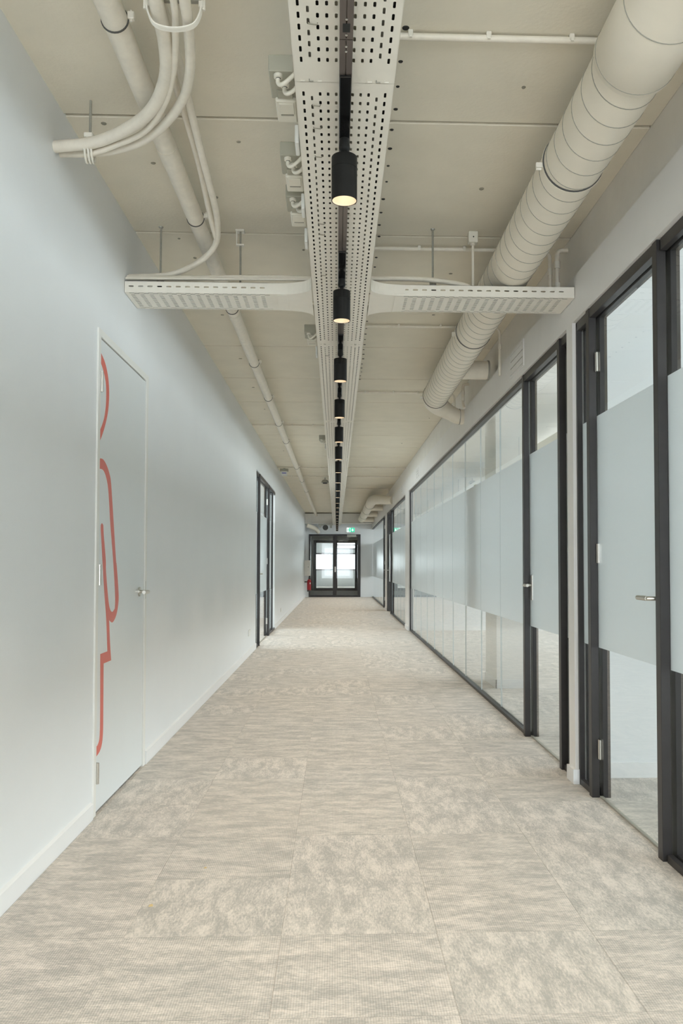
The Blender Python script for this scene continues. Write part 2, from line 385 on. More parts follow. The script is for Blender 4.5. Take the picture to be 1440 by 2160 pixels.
# glass front nearest the camera: right of the first glass door, and the narrow strip beyond it
w = structe('window_1', (1.36, 1.0, 0), 'large glass pane with a frosted band at the right edge, nearest the camera')
rails(w, R_, -1.2, 3.40)
for a, b in ((-1.2, .2), (.2, 1.3), (1.3, 2.35), (2.35, 3.41)): pane(w, R_, a, b)
w = structe('window_2', (1.36, 4.52, 0), 'narrow glass strip between white pillar and nearest glass door')
rails(w, R_, 4.405, 4.63); pane(w, R_, 4.40, 4.61)
MB().bev(R_.x(.012), R_.x(.04), 4.612, 4.636, 0, 2.55, .0015).build('end_post', 'frame', w)
MB().bev(R_.x(.055), R_.x(.095), 4.608, 4.636, 0, 2.55, .0015).build('rear_end_post', 'frame', w)
def glass_door(n, sd, y0, y1, label, hand, mirror=1, pw=.05):
    """posts start at y0 and y1; hand = +1 handle at the near end, -1 at the far end"""
    d = structe(f'door_{n}', (sd.x(.03), (y0+y1)/2, 0), label)
    post(d, sd, y0, y0+pw); post(d, sd, y1, y1+pw)
    MB().bev(sd.x(0.004), sd.x(.040), y0+pw, y1, ZT, 2.55, .0015).build('head_rail', 'frame', d)
    MB().bev(sd.x(.055), sd.x(.095), y0+pw, y1, ZT, 2.55, .0015).build('rear_head_rail', 'frame', d)
    leaf = pane(d, sd, y0+.03, y1+.02, z0=.010, name='glass_leaf')
    yh = y0+pw+.03 if hand > 0 else y1-.055
    lever(leaf, sd.x(.042), yh, 1.06, -sd.d*.062, hand if hand > 0 else -1, (.105, .07))
    yq = y1-.01 if hand > 0 else y0+pw+.01
    for z in (2.262, 1.26, .25): hinge(d, sd.x(.036), yq, z)
    MB().box(sd.x(.040), sd.x(.056), y0+pw, y1, .001, .009).build('drop_seal', 'seam', d)
    return d
glass_door(1, R_, 3.412, 4.355, 'nearest glass door on the right, with frosted band and nickel lever', 1)
d2 = glass_door(2, R_, 4.945, 5.905, 'second glass door on the right, beyond the white pillar', -1)
pane(d2, R_, 4.756, 4.962, name='side_pane'); rails(d2, R_, 4.756, 4.945)
MB().bev(R_.x(.055), R_.x(.095), 4.756, 4.80, 0, 2.55, .0015).build('rear_end_post', 'frame', d2)
w = structe('window_3', (1.36, 10.6, 0), 'long frosted band glass wall of ten panes beyond the second glass door')
rails(w, R_, 5.955, 15.34, thin=True)
ys = [5.93, 6.982, 7.934, 8.90, 9.858, 10.80, 11.75, 12.68, 13.62, 14.5, 15.335]
for a, b in zip(ys, ys[1:]): pane(w, R_, a, b, .024, 2.518)
for q in ys[1:-1]: seal(w, R_, q)
MB().bev(R_.x(.012), R_.x(.04), 15.335, 15.36, 0, 2.55, .0015).build('end_post', 'frame', w)
w = structe('window_4', (1.36, 18, 0), 'shorter glass wall beyond the second white pillar')
rails(w, R_, 16.1, 20.6, thin=True)
ys = [16.12, 17.0, 17.9, 18.8, 19.7, 20.62]
for a, b in zip(ys, ys[1:]): pane(w, R_, a, b, .024, 2.518)
for q in ys[1:-1]: seal(w, R_, q)
glass_door(3, R_, 20.6, 21.9, 'third glass door on the right, far down the corridor', -1)
glass_door(4, R_, 22.75, 23.7, 'fourth and farthest glass door on the right', 1)
w = structe('window_5', (1.36, 27, 0), 'farthest glass wall, reaching the end wall')
rails(w, R_, 23.75, YE, thin=True)
ys = [23.75, 24.9, 26.0, 27.1, 28.2, 29.3, 30.4, YE-.01]
for a, b in zip(ys, ys[1:]): pane(w, R_, a, b, .024, 2.518)
for q in ys[1:-1]: seal(w, R_, q)
# glass front in the left wall opening
d5 = glass_door(5, L_, 12.58, 14.36, 'dark framed glass door set in the left wall opening', 1)
w = structe('window_6', (-1.18, 15.1, 0), 'narrow glass strips either side of the left glass door')
rails(w, L_, 14.41, 15.855); pane(w, L_, 14.40, 15.3); pane(w, L_, 15.33, 15.85)
rails(w, L_, 12.185, 12.58); pane(w, L_, 12.19, 12.6)
MB().bev(L_.x(.012), L_.x(.04), 15.29, 15.33, 0, 2.55, .0015).build('post', 'frame', w)

# ------------------------------------------------------------------ white door with red lettering
d6 = structe('door_6', (-1.15, 4.6, 0), 'white door in the left wall with coral red lettering')
fr = MB()
fr.bev(XL+.008, XL-.11, 4.075, 4.118, 0, 2.345, .002).bev(XL+.008, XL-.11, 5.108, 5.155, 0, 2.345, .002).bev(XL+.008, XL-.11, 4.118, 5.108, 2.308, 2.345, .002)
fr.build('door_frame', 'white', d6)
XD = XL+.001
leaf = MB().bev(XD, XL-.04, 4.122, 5.103, .012, 2.303, .002).build('door_leaf', 'door', d6)
MB().box(XL-.09, XL-.045, 4.118, 5.108, .0, 2.308).build('door_rebate', 'seam', d6)
for z in (2.09, 1.15, .20): MB().cyl((XL+.010, 4.128, z-.05), (XL+.010, 4.128, z+.05), .009, 12).box(XL, XL+.004, 4.121, 4.142, z-.05, z+.05).build('hinge', 'nickel', d6, True)
h = lever(leaf, XD, 4.985, 1.042, .058, -1)
MB().sweep([(XD, 4.985, 1.042), (XD+.009, 4.985, 1.042)], .027, 20).build('handle_rose', 'nickel', h, True)
MB().box(XL+.009, XL+.0095, 5.109, 5.128, .995, 1.10).build('strike_plate', 'nickel', d6)
arc = [(4.097, 2.219), (4.177, 2.185), (4.23, 2.134), (4.253, 2.072), (4.251, 2.006), (4.228, 1.941), (4.18, 1.873), (4.124, 1.815), (4.07, 1.782), (4.068, 1.836), (4.122, 1.863), (4.169, 1.914), (4.196, 1.973), (4.204, 2.029), (4.197, 2.083), (4.159, 2.134), (4.095, 2.173)]
lig = [(4.066, 1.706), (4.152, 1.709), (4.218, 1.687), (4.271, 1.649), (4.3, 1.603), (4.348, 1.427), (4.4, 1.226), (4.414, 1.198), (4.454, 1.061), (4.452, .999), (4.412, .94), (4.349, .909), (4.306, .913), (4.276, .925), (4.296, .802), (4.317, .719), (4.179, .719), (4.178, .526), (4.173, .375), (4.134, .313), (4.047, .291), (4.044, .342), (4.088, .345), (4.12, .385), (4.125, .535), (4.122, .771), (4.248, .771), (4.224, .932), (4.177, 1.102), (4.136, 1.294), (4.12, 1.362), (4.119, 1.389), (4.138, 1.399), (4.161, 1.391), (4.172, 1.338), (4.208, 1.225), (4.214, 1.166), (4.256, 1.034), (4.288, .98), (4.334, .961), (4.384, .975), (4.39, 1.029), (4.363, 1.164), (4.324, 1.298), (4.292, 1.397), (4.267, 1.506), (4.243, 1.586), (4.2, 1.636), (4.15, 1.658), (4.068, 1.657)]
def dec(poly):
    out = []
    for a, b in poly:
        b = 1.2+(b-1.2)*1.0177; a = a*1.0177-.024*(b-1.2)+.0
        out.append((max(4.124, a-.018), b))
    n = len(out)                                              # round the strokes, keep the sharp corners
    def ang(i):
        a = Vector(out[i])-Vector(out[i-1]); b = Vector(out[(i+1) % n])-Vector(out[i])
        return a.angle(b) if a.length > 1e-5 and b.length > 1e-5 else 0
    sharp = [i for i in range(n) if ang(i) > math.radians(52)]; res = []
    for q, i in enumerate(sharp):
        j = sharp[(q+1) % len(sharp)]; run = [out[i]]
        while i != j: i = (i+1) % n; run.append(out[i])
        res += [(p.x, p.y) for p in smooth_path([(a, b, 0) for a, b in run], 4)][:-1] if len(run) > 2 else [run[0]]
    return res
for nm, pg in (('letter_arc', arc), ('letter_stroke', lig)):
    MB().prism(dec(pg), 0, XD+.0002, XD+.0008).build(nm, 'red', leaf)

# ------------------------------------------------------------------ end doors, far room
d7 = structe('door_7', (-.06, YE, 0), 'dark framed double glass door at the end of the corridor')
f = MB(); ya, yb = YE-.03, YE+.05
f.box(-1.02, -.965, ya, yb, 0, 2.335).box(.80, .90, ya, yb, 0, 2.335).box(-.965, .80, ya, yb, 2.27, 2.335).box(-.965, .80, ya, yb, 0, .075).box(-.127, .012, ya, yb, .075, 2.27)
f.build('door_frame', 'frame', d7)
MB().box(-.965, -.127, YE, YE+.01, .075, 2.27).build('pane', 'glass', d7)
lf = MB().box(.012, .80, YE, YE+.01, .075, 2.27).build('pane', 'glass', d7)
MB().box(-.06, -.02, ya-.008, ya, .93, 1.13).build('handle_plate', 'nickel', d7); lever(d7, -.04, ya-.008, 1.05, .001, -1)
MB().bev(.40, .74, ya-.05, ya, 2.235, 2.325, .004).box(.30, .60, ya-.04, ya-.02, 2.225, 2.235).build('door_closer', 'steel', d7)
vs = MB().box(-1.3, -1.15, YE+.18, 39.3, 0, ZC).box(1.3, 1.45, YE+.18, 39.3, 0, ZC)
vs.box(-3, -1.06, 39.3, 39.45, 0, ZC).box(.99, 3, 39.3, 39.45, 0, ZC).box(-1.06, .99, 39.3, 39.45, 2.34, ZC)
vs.box(-3.1, -3, 39.3, 47.5, 0, ZC).box(3, 3.1, 39.3, 47.5, 0, ZC)
struct('wall_vestibule', vs, 'wallr')
d8 = structe('door_8', (0, 39.35, 0), 'second dark framed glass double door seen through the first')
f = MB().box(-1.06, -.93, 39.3, 39.38, 0, 2.34).box(.86, .99, 39.3, 39.38, 0, 2.34).box(-.93, .86, 39.3, 39.38, 2.22, 2.34).box(-.93, .86, 39.3, 39.38, 0, .12).box(-.13, .05, 39.3, 39.38, .12, 2.22)
f.build('door_frame', 'frame', d8)
MB().box(-.93, -.13, 39.34, 39.35, .12, 2.22).build('pane', 'glass', d8); MB().box(.05, .86, 39.34, 39.35, .12, 2.22).build('pane', 'glass', d8)
fw = MB().box(-3, 3, 47.5, 47.6, 0, .92).box(-3, 3, 47.5, 47.6, 1.80, 2.10).box(-3, 3, 47.5, 47.6, 2.42, ZC).box(-.33, -.12, 47.5, 47.6, .92, 1.80).box(-3, -.10, 47.5, 47.6, 2.10, 2.42)
struct('wall_far_room', fw, 'wall', 'white wall with windows beyond the second door')
w = structe('window_7', (.2, 47.5, .92), 'bright window beyond both end doors')
MB().box(-2.9, 2.9, 47.46, 47.5, .90, .96).box(-2.9, 2.9, 47.46, 47.5, 1.78, 1.86).box(-.12, 2.9, 47.46, 47.5, 2.08, 2.14).box(-.12, 2.9, 47.46, 47.5, 2.29, 2.34).build('window_frame', 'frame', w)

# ------------------------------------------------------------------ perforated cable trays
def strip(mb, P, u0, u1, v0, v1, cs, w, l, uc, t=.0015):
    """plate strip with slots; P(u, v, k) -> world point, k = 0 outer face, 1 inner face"""
    def face(a): mb.add(a, [tuple(range(len(a)))])
    if not cs:
        for k in (0, 1): face([P(u0, v0, k), P(u1, v0, k), P(u1, v1, k), P(u0, v1, k)])
        return
    for i, c in enumerate(cs):
        a = v0 if i == 0 else (cs[i-1]+c)/2; b = v1 if i == len(cs)-1 else (c+cs[i+1])/2
        ch = w*.3; hw, hl = w/2, l/2
        H = [(uc-hw, c-hl+ch), (uc-hw+ch, c-hl), (uc+hw-ch, c-hl), (uc+hw, c-hl+ch), (uc+hw, c+hl-ch), (uc+hw-ch, c+hl), (uc-hw+ch, c+hl), (uc-hw, c+hl-ch)]
        O = [(u0, a), (u1, a), (u1, b), (u0, b)]
        vs = [P(q[0], q[1], k) for k in (0, 1) for q in O+H]
        fs = []
        for k in (0, 12):
            o = lambda j: j+k
            fs += [(o(0), o(1), o(6), o(5)), (o(1), o(2), o(8), o(7)), (o(2), o(3), o(10), o(9)), (o(3), o(0), o(4), o(11)),
                   (o(0), o(5), o(4)), (o(1), o(7), o(6)), (o(2), o(9), o(8)), (o(3), o(11), o(10))]
        for j in range(8): fs.append((4+j, 4+(j+1) % 8, 16+(j+1) % 8, 16+j))
        mb.add(vs, fs)
ROWS = [(-.128, 0, .0075, .028), (-.102, 1, .0075, .027), (-.076, 0, .008, .022), (-.051, 0, .008, .021), (-.0255, 0, .008, .021)]
ROWS = ROWS+[(-a, s, w, l) for a, s, w, l in ROWS[::-1]]
TZ, TX = 2.675, .022
def tray_section(y0, L, parent, near):
    mb = MB(); P = lambda u, v, k: (TX+u, y0+v, TZ+k*.0015)
    n = int((L-.13)/.05)+1
    bounds = [-.153]+[(ROWS[i][0]+ROWS[i+1][0])/2 for i in range(9)]+[.153]
    for i, (u, s, w, l) in enumerate(ROWS):
        cs = [.065+.05*k+(.025 if s else 0) for k in range(n-(1 if s else 0))]
        strip(mb, P, bounds[i], bounds[i+1], 0, L, cs, w, l, u)
    for sg in (-1, 1):
        a = TX+sg*.153; mb.box(a-sg*.0015, a, y0, y0+L, TZ, TZ+.06); mb.box(a, a-sg*.010, y0, y0+L, TZ+.0585, TZ+.06)
    return mb.build('tray_section', 'tray', parent)
tr = thing('cable_tray', 'long perforated cream cable tray running down the middle of the ceiling', 'cable tray', (TX, 0, TZ))
s0 = tray_section(2.539-3.08, 3.08-.002, tr, True); k = 1
while 2.539+3.08*(k-1) < 31.4:
    if 2.539+3.08*k <= 31.5: t = s0.copy(); C.objects.link(t); t.location.y += 3.08*k
    else: tray_section(2.539+3.08*(k-1), 31.3-(2.539+3.08*(k-1)), tr, False)
    k += 1
for k in range(0, 8):                                        # splice tabs at the section joints
    yj = 2.539+3.08*k
    for u in (-.128, -.102, -.076, .076, .102, .128):
        MB().box(TX+u-.007, TX+u+.007, yj-.010, yj-.006, TZ-.0025, TZ+.001).box(TX+u-.007, TX+u-.004, yj-.018, yj-.009, TZ-.0015, TZ+.001).build('splice_tab', 'seam' if abs(u) == .102 else 'tray', tr)
# threaded rods that carry the long tray
t0 = None
for yj in (4.0, 6.2, 9.3, 12.4, 15.5, 18.6, 21.7, 24.8, 27.9, 30.6):
    for sx in (-.10,):
        if t0 is None: t0 = MB().cyl((TX, yj, TZ+.002), (TX, yj, ZC), .005, 8).box(TX-.12, TX+.12, yj-.012, yj+.012, TZ+.002, TZ+.008).build('support_rod', 'steel', tr); yq = yj
        else: t = t0.copy(); C.objects.link(t); t.location.y += yj-yq
# cables lying in the tray; their dark tones stand in for slot shade
for i, (x, r, m_, lab) in enumerate([(-.126, .0105, 'dark', 'black cable along the left edge of the long tray'), (-.098, .010, 'seam', 'painted cable near the left edge of the long tray, under the ties'),
        (-.074, .0105, 'dark', 'black cable left of the light track, third slot row of the long tray'), (-.050, .010, 'clamp', 'black cable beside the light track on the left, in the long tray'),
        (-.024, .0105, 'grey', 'grey cable hidden just left of the light track in the long tray'), (.026, .0105, 'grey', 'grey cable just right of the light track in the long tray'),
        (.052, .0105, 'grey', 'grey cable in the second slot row right of the light track'), (.078, .0105, 'clamp', 'dark cable in the third slot row right of the light track'),
        (.103, .010, 'seam', 'painted cable near the right edge of the long tray'), (.128, .0105, 'dark', 'black cable along the right edge of the long tray')]):
    pts = [(TX+x+.003*math.sin(q*1.3+i*2), -.5+q*.9, TZ+.012+r+.001*math.sin(q*.9+i)) for q in range(36)]
    o = MB().sweep(pts, r, 7).build('cable', m_, None, True)
    tag(o, lab, 'cable', 'cables in the long tray')
# branch arms
def arm(name, label, xa, xb, fil):
    """xa..xb perforated part; fil = (x where the flare begins, x of the long tray edge)"""
    y0, y1 = 4.576, 4.868; t = thing(name, label, 'cable tray', ((xa+xb)/2, (y0+y1)/2, TZ))
    lo, hi = min(xa, xb), max(xa, xb); mb = MB(); P = lambda u, v, k: (lo+v, u, TZ+k*.0015); L = hi-lo
    n = int((L-.05)/.0505); cs0 = [.035+.0505*q for q in range(n)]
    us = [.010, .0225, .045, .067, .090, .112, .135, .157, .180, .202, .225, .247, .270, .282]
    yb = [0]+[(us[i]+us[i+1])/2 for i in range(len(us)-1)]+[y1-y0]
    for i, u in enumerate(us):
        st = i in (1, 12); gapq = 0
        cs = [c+(.025 if st else 0) for c in cs0 if c+.04 < L] if i in (0, 1, 12, 13) else [c for q, c in enumerate(cs0)]
        strip(mb, P, y0+yb[i], y0+yb[i+1], 0, L, cs, .0090, .030 if i in (0, 1, 12, 13) else .024, y0+u)
    mb.build('perforated_base', 'tray', t)
    for yy, nm in ((y0, 'side_rail'), (y1, 'side_rail')):
        sd = 1 if yy == y0 else -1
        mb = MB(); P = lambda u, v, k: (lo+v, yy+sd*k*.0015, TZ+u)
        strip(mb, P, 0, .022, 0, L, [], 0, 0, 0); strip(mb, P, .022, .046, 0, L, cs0, .0075, .027, .034); strip(mb, P, .046, .062, 0, L, [], 0, 0, 0)
        mb.box(lo, hi, yy, yy+sd*.010, TZ+.0605, TZ+.062)
        mb.build(nm, 'tray', t)
    # flared junction piece with curved sides
    fx, ex = fil; pts = []
    for yy, sd in ((y0, -1), (y1, 1)):
        for q in range(9):
            a = q/8*PI/2; pts.append((fx+(ex-fx)*math.sin(a)*.98+.0, yy+sd*.11*(1-math.cos(a))))
    A_ = pts[:9]; B_ = pts[9:]
    mb = MB(); mb.prism(A_+B_[::-1], 2, TZ-.0008, TZ+.0008)
    g = mb.build('flared_junction', 'tray', t)
    for Q in (A_, B_):
        mb = MB()
        for p, q in zip(Q, Q[1:]):
            mb.add([(p[0], p[1], TZ), (q[0], q[1], TZ), (q[0], q[1], TZ+.062), (p[0], p[1], TZ+.062),
                    (p[0], p[1]+.0015, TZ), (q[0], q[1]+.0015, TZ), (q[0], q[1]+.0015, TZ+.062), (p[0], p[1]+.0015, TZ+.062)],
                   [(0, 1, 2, 3), (4, 7, 6, 5), (0, 4, 5, 1), (3, 2, 6, 7)])
        mb.build('junction_side', 'tray', t, True)
    sg = 1 if ex > fx else -1
    MB().box(fx-sg*.03, fx+sg*.03, y0-.002, y0, TZ+.012, TZ+.055).build('splice_plate', 'tray', t)
    MB().box(fx-sg*.03, fx+sg*.025, y0+.01, y1-.01, TZ-.003, TZ-.001).build('splice_plate', 'tray', t)
    return t
for sd_, xa, xb in (('left', XL+.004, -.14), ('right', .185, 1.30)):  # dark cables added so the arm slots read as shaded
    for i, yy in enumerate((4.60, 4.63, 4.66, 4.69, 4.72, 4.75, 4.78, 4.81, 4.84)):
        o = MB().sweep([(xa+(xb-xa)*q/12, yy+.001*math.sin(q*1.1+i), TZ+.0145) for q in range(13)], .0125, 8).build('cable', 'clamp', None, True)
        tag(o, f"{['first', 'second', 'third', 'fourth', 'fifth', 'sixth', 'seventh', 'eighth', 'rearmost'][i]} dark cable from the front inside the {sd_} tray arm", 'cable', f'cables in the {sd_} tray arm')
arm('cable_tray', 'perforated cream tray arm branching to the left wall', XL+.002, -.30, (-.30, TX-.155))
arm('cable_tray', 'perforated cream tray arm branching to the right wall', .345, 1.312, (.345, TX+.155))

# ------------------------------------------------------------------ light track and spotlights
TRX = .024
tk = thing('light_track', 'dark ceiling light track fixed under the long cable tray', 'light track', (TRX, 0, 2.638))
for a, b in ((.2, 2.267), (2.271, 5.3), (5.304, 8.3), (8.304, 11.3), (11.304, 14.3), (14.304, 17.3), (17.304, 20.3), (20.304, 23.3), (23.304, 26.3), (26.304, 29.3), (29.304, 31.2)):
    mb = MB()
    mb.box(TRX-.0185, TRX-.0015, a, b, 2.639, TZ-.0005).box(TRX+.0015, TRX+.0185, a, b, 2.639, TZ-.0005).box(TRX-.0015, TRX+.0015, a, b, 2.645, TZ-.0005)
    mb.build('track_rail', 'track', tk)
MB().bev(TRX-.010, TRX+.010, 2.20, 2.236, 2.6375, 2.640, .001).build('joint_cover', 'dark', tk)
for yy in (2.182, 2.248, 2.299, 2.322): MB().lathe((TRX, yy, 2.6365), [(.0025, 0), (.0035, .001), (.0035, .003)], 8).build('screw', 'nickel', tk)
ORD = ['nearest', 'second', 'third', 'fourth', 'fifth', 'sixth', 'seventh', 'eighth', 'ninth', 'tenth', 'eleventh', 'twelfth', 'thirteenth', 'fourteenth', 'fifteenth', 'sixteenth', 'seventeenth', 'eighteenth', 'nineteenth', 'twentieth', 'twenty-first']
def spotlight(yc):
    t = thing('spotlight', 'nearest black cylinder spotlight under the track, largest in view', 'spotlight', (TRX, yc, 2.42), 'spotlights on the ceiling track')
    MB().bev(TRX-.0175, TRX+.0175, yc-.36, yc+.03, 2.631, 2.6385, .0015).build('track_adapter', 'gloss', t)
    MB().lathe((TRX, yc, 0), [(.016, 2.631), (.017, 2.62), (.019, 2.600), (.016, 2.592), (.009, 2.586), (.009, 2.578), (.014, 2.574), (.014, 2.568)], 16).build('swivel_neck', 'black', t, True)
    MB().lathe((TRX, yc, 0), [(.0415, 2.569), (.043, 2.567), (.043, 2.529), (.0420, 2.5285), (.0420, 2.527), (.043, 2.5265), (.043, 2.420), (.0405, 2.420), (.0405, 2.47), (.038, 2.48)], 32).build('lamp_body', 'black', t, True)
    MB().lathe((TRX, yc, 0), [(.0404, 2.4205), (.0385, 2.440), (.034, 2.460), (.027, 2.474)], 32, caps=False).build('reflector', 'reflector', t, True)
    MB().lathe((TRX, yc, 0), [(.0272, 2.4725), (.0272, 2.476)], 24).build('lamp_lens', 'lens', t)
    l = bpy.data.lights.new('spot_beam', 'SPOT'); l.energy = SPOT_W; l.color = SPOT_COL; l.spot_size = math.radians(86); l.spot_blend = .8; l.shadow_soft_size = .02
    lo = bpy.data.objects.new('spot_beam', l); C.objects.link(lo); lo.parent = t; lo.location = (0, 0, .014); WL[lo] = Vector((TRX, yc, 2.45))
    return t
sp = spotlight(2.795)
for k in range(2, 22):
    dup(sp, (0, 1.395*(k-1), 0), f'{ORD[k-1]} black cylinder spotlight along the track, counted from the camera')
for k, lab in ((0, 'black cylinder spotlight just above the top edge of the view'), (-1, 'black cylinder spotlight right above the viewpoint'), (-2, 'black cylinder spotlight farthest behind the viewpoint')): dup(sp, (0, 1.395*(k-1), 0), lab)

# ------------------------------------------------------------------ ventilation ducts
def spiral_duct(par, x, z, r, y0, y1, pitch=.122, name='duct_run'):
    MB().sweep([(x, y0, z), (x, y1, z)], r, 48).build(name, 'duct', par, True)
    mb = MB(); n = 40; tot = int((y1-y0)/pitch*n); vs = []; fs = []; hw = .0016
    for i in range(tot+1):
        a = 2*PI*i/n; yy = y0+pitch*i/n
        for dy, dr in ((-hw, -.0005), (-hw, .0016), (hw, .0016), (hw, -.0005)):
            vs.append((x+(r+dr)*math.cos(a), yy+dy, z+(r+dr)*math.sin(a)))
    for i in range(tot):
        for j in range(3): fs.append((4*i+j, 4*i+j+1, 4*i+5+j, 4*i+4+j))
    mb.add(vs, fs); o = mb.build('spiral_seam', 'seam', par, True)
DX, DZ, DR = .975, 2.866, .1245
dt = thing('ventilation_duct', 'large cream spiral duct running along the right side of the ceiling', 'duct', (DX, 5, DZ-DR))
MB().sweep([(DX, .4, DZ), (DX, 2.40, DZ), (DX, 2.42, DZ), (DX, 2.68, DZ), (DX, 2.70, DZ)], [DR+.009, DR+.009, DR+.014, DR+.014, DR+.001], 48).build('duct_sleeve', 'duct', dt, True)
for yy in (1.9, 2.2, 2.40, 2.66): MB().ring((DX, yy, DZ), (0, 1, 0), DR+.0095+(.004 if yy > 2.4 else 0), .002, 48).build('sleeve_bead', 'seam', dt, True)
spiral_duct(dt, DX, DZ, DR, 2.68, 8.25)
for yy in (3.414, 5.958, 8.25):
    c = MB().sweep([(DX, yy-.012, DZ), (DX, yy+.0, DZ)], DR+.0055, 48).build('duct_clamp', 'duct', dt, True)
    MB().sweep([(DX, yy-.020, DZ), (DX, yy-.012, DZ)], DR+.004, 48).build('clamp_gasket', 'clamp', c, True)
    MB().cyl((DX-DR-.008, yy-.006, DZ-.03), (DX-DR-.030, yy-.006, DZ-.03), .005, 8).box(DX-DR-.03, DX-DR-.004, yy-.012, yy, DZ-.025, DZ-.005).build('clamp_bolt', 'tray', c)
el = [(DX, 8.25, DZ), (DX, 8.30, DZ)]
for q in range(1, 9):
    a = q/8*PI/2*.98; el.append((DX+.20*(1-math.cos(a)), 8.32+.30*math.sin(a), DZ-.10*(q/8)**1.5))
el += [(1.24, 8.66, DZ-.128), (XR-.004, 8.68, DZ-.133)]
MB().sweep(el, [DR+.003]*2+[DR-.006*q for q in range(1, 9)]+[.078, .078], 40).build('duct_elbow', 'duct', dt, True)
MB().sweep([(XR-.05, 8.67, DZ-.13), (XR-.04, 8.67, DZ-.13)], .082, 40).build('elbow_bead', 'seam', dt, True)
MB().sweep([(DX+.06, 7.14, DZ-.0), (1.285, 7.14, DZ-.0)], .078, 32).build('duct_stub', 'pipe', dt, True)
MB().sweep([(1.285, 7.14, DZ), (1.300, 7.14, DZ)], .083, 32).build('stub_flange', 'seam', dt, True)
dt2 = thing('ventilation_duct', 'far cream duct elbowing from the right wall to the end beam', 'duct', (1.0, 24, 2.75))
pa = smooth_path([(XR, 19.8, 2.715), (1.20, 19.95, 2.73), (1.02, 20.6, 2.80), (.93, 21.6, 2.85), (.92, 22.6, 2.855), (.92, 24, 2.855), (.92, 30.75, 2.855)], 5)
MB().sweep(pa, [.085+.042*min(1, i/14) for i in range(len(pa))], 32).build('duct_run', 'duct', dt2, True)
for yy in (23.2, 25.6, 28.3): MB().ring((.92, yy, 2.855), (0, 1, 0), .129, .006, 40).build('duct_joint', 'seam', dt2, True)
for yy in (23.6, 26.6): MB().sweep([(.95, yy, 2.80), (1.30, yy, 2.80)], .085, 24).build('duct_stub', 'duct', dt2, True)
MB().sweep([(.92, 29.6, 2.80), (XR-.005, 29.6, 2.80)], .10, 24).build('duct_stub', 'duct', dt2, True)

# ------------------------------------------------------------------ pipe along the left of the ceiling
pp = thing('ceiling_pipe', 'straight cream painted pipe running along the left of the ceiling', 'pipe', (-.735, 10, 2.955))
PZ, PR = 3.0, .0425
MB().sweep([(-.735, .8, PZ), (-.735, 30.75, PZ)], PR, 28).build('pipe_run', 'pipe', pp, True)
for yy in (3.60, 6.0, 16.6): MB().sweep([(-.735, yy, PZ), (-.735, yy+.16, PZ)], PR+.0025, 28).build('pipe_sleeve', 'pipe', pp, True)
cl = None
for yy in (2.758, 4.361, 5.904, 7.506, 9.064, 10.706, 12.268, 15.547, 18.0, 20.533):
    if cl is None:
        cl = MB().sweep([(-.735, yy, PZ), (-.735, yy+.005, PZ)], PR+.004, 28).cyl((-.735, yy, PZ+PR), (-.735, yy, ZC), .005, 8).build('pipe_clamp', 'clamp', pp, True); cy = yy
        c2_ = MB().bev(-.735+PR, -.735+PR+.022, yy-.008, yy+.012, PZ+.0, PZ+.024, .002).cyl((-.735+PR+.011, yy, PZ-.008), (-.735+PR+.011, yy, PZ+.03), .004, 8).build('clamp_lug', 'tray', cl); WL[c2_]
    else: dup_root = None; t = cl.copy(); C.objects.link(t); t.location.y += yy-cy; t2 = c2_.copy(); C.objects.link(t2); t2.parent = t

# ------------------------------------------------------------------ bent conduits at upper left
def conduit(pts, r, label, n=6, seg=14, mat='pipe'):
    o = MB().sweep(smooth_path(pts, n), r, seg).build('conduit', mat, None, True)
    return tag(o, label, 'conduit')
conduit([(-.52, 1.6, 2.94), (-.535, 2.2, 2.93), (-.552, 2.511, 2.92), (-.566, 2.745, 2.912), (-.605, 2.937, 2.905), (-.692, 3.126, 2.90), (-.814, 3.268, 2.90), (-.975, 3.385, 2.90), (XL+.001, 3.43, 2.90)], .0235, 'thickest bent cream conduit, leftmost of the bundle curving into the left wall')
conduit([(-.46, 1.6, 2.92), (-.478, 2.2, 2.91), (-.494, 2.508, 2.90), (-.513, 2.644, 2.90), (-.564, 2.878, 2.90), (-.641, 3.091, 2.895), (-.751, 3.273, 2.89), (-.902, 3.385, 2.885), (-1.02, 3.435, 2.87)], .0115, 'thinnest bent cream conduit in the middle of the upper left bundle')
conduit([(-.42, 1.6, 2.93), (-.44, 2.2, 2.92), (-.460, 2.507, 2.90), (-.478, 2.691, 2.90), (-.508, 2.876, 2.90), (-.56, 3.045, 2.90), (-.653, 3.215, 2.90), (-.774, 3.36, 2.90), (-.90, 3.44, 2.90), (-1.02, 3.475, 2.90), (XL+.001, 3.50, 2.91)], .0175, 'rightmost bent cream conduit of the bundle curving to the left wall')
conduit([(-.56, 1.6, 2.99), (-.575, 2.2, 2.995), (-.590, 2.60, 3.0), (-.605, 3.0, 3.0), (-.610, 3.40, 3.0), (-.618, 3.76, 2.99), (-.628, 4.08, 2.95), (-.632, 4.25, 2.925), (-.63, 4.42, 2.90)], .0135, 'thin cream conduit beside the straight pipe, ending above the tray arm')
conduit([(-.53, 1.6, 2.97), (-.545, 2.2, 2.97), (-.555, 2.60, 2.975), (-.562, 3.0, 2.975), (-.575, 3.43, 2.96), (-.582, 3.76, 2.94), (-.594, 4.13, 2.93), (-.630, 4.40, 2.90), (-.70, 4.52, 2.86), (-.82, 4.63, 2.83), (-.95, 4.675, 2.805), (XL+.001, 4.67, 2.79)], .0155, 'thin cream conduit sweeping down to the back of the left tray arm')
conduit([(XL+.001, 4.63, 2.772), (-.9, 4.635, 2.775), (-.6, 4.64, 2.784), (-.35, 4.64, 2.788), (-.14, 4.64, 2.786)], .0145, 'cream conduit lying along the top of the left tray arm')
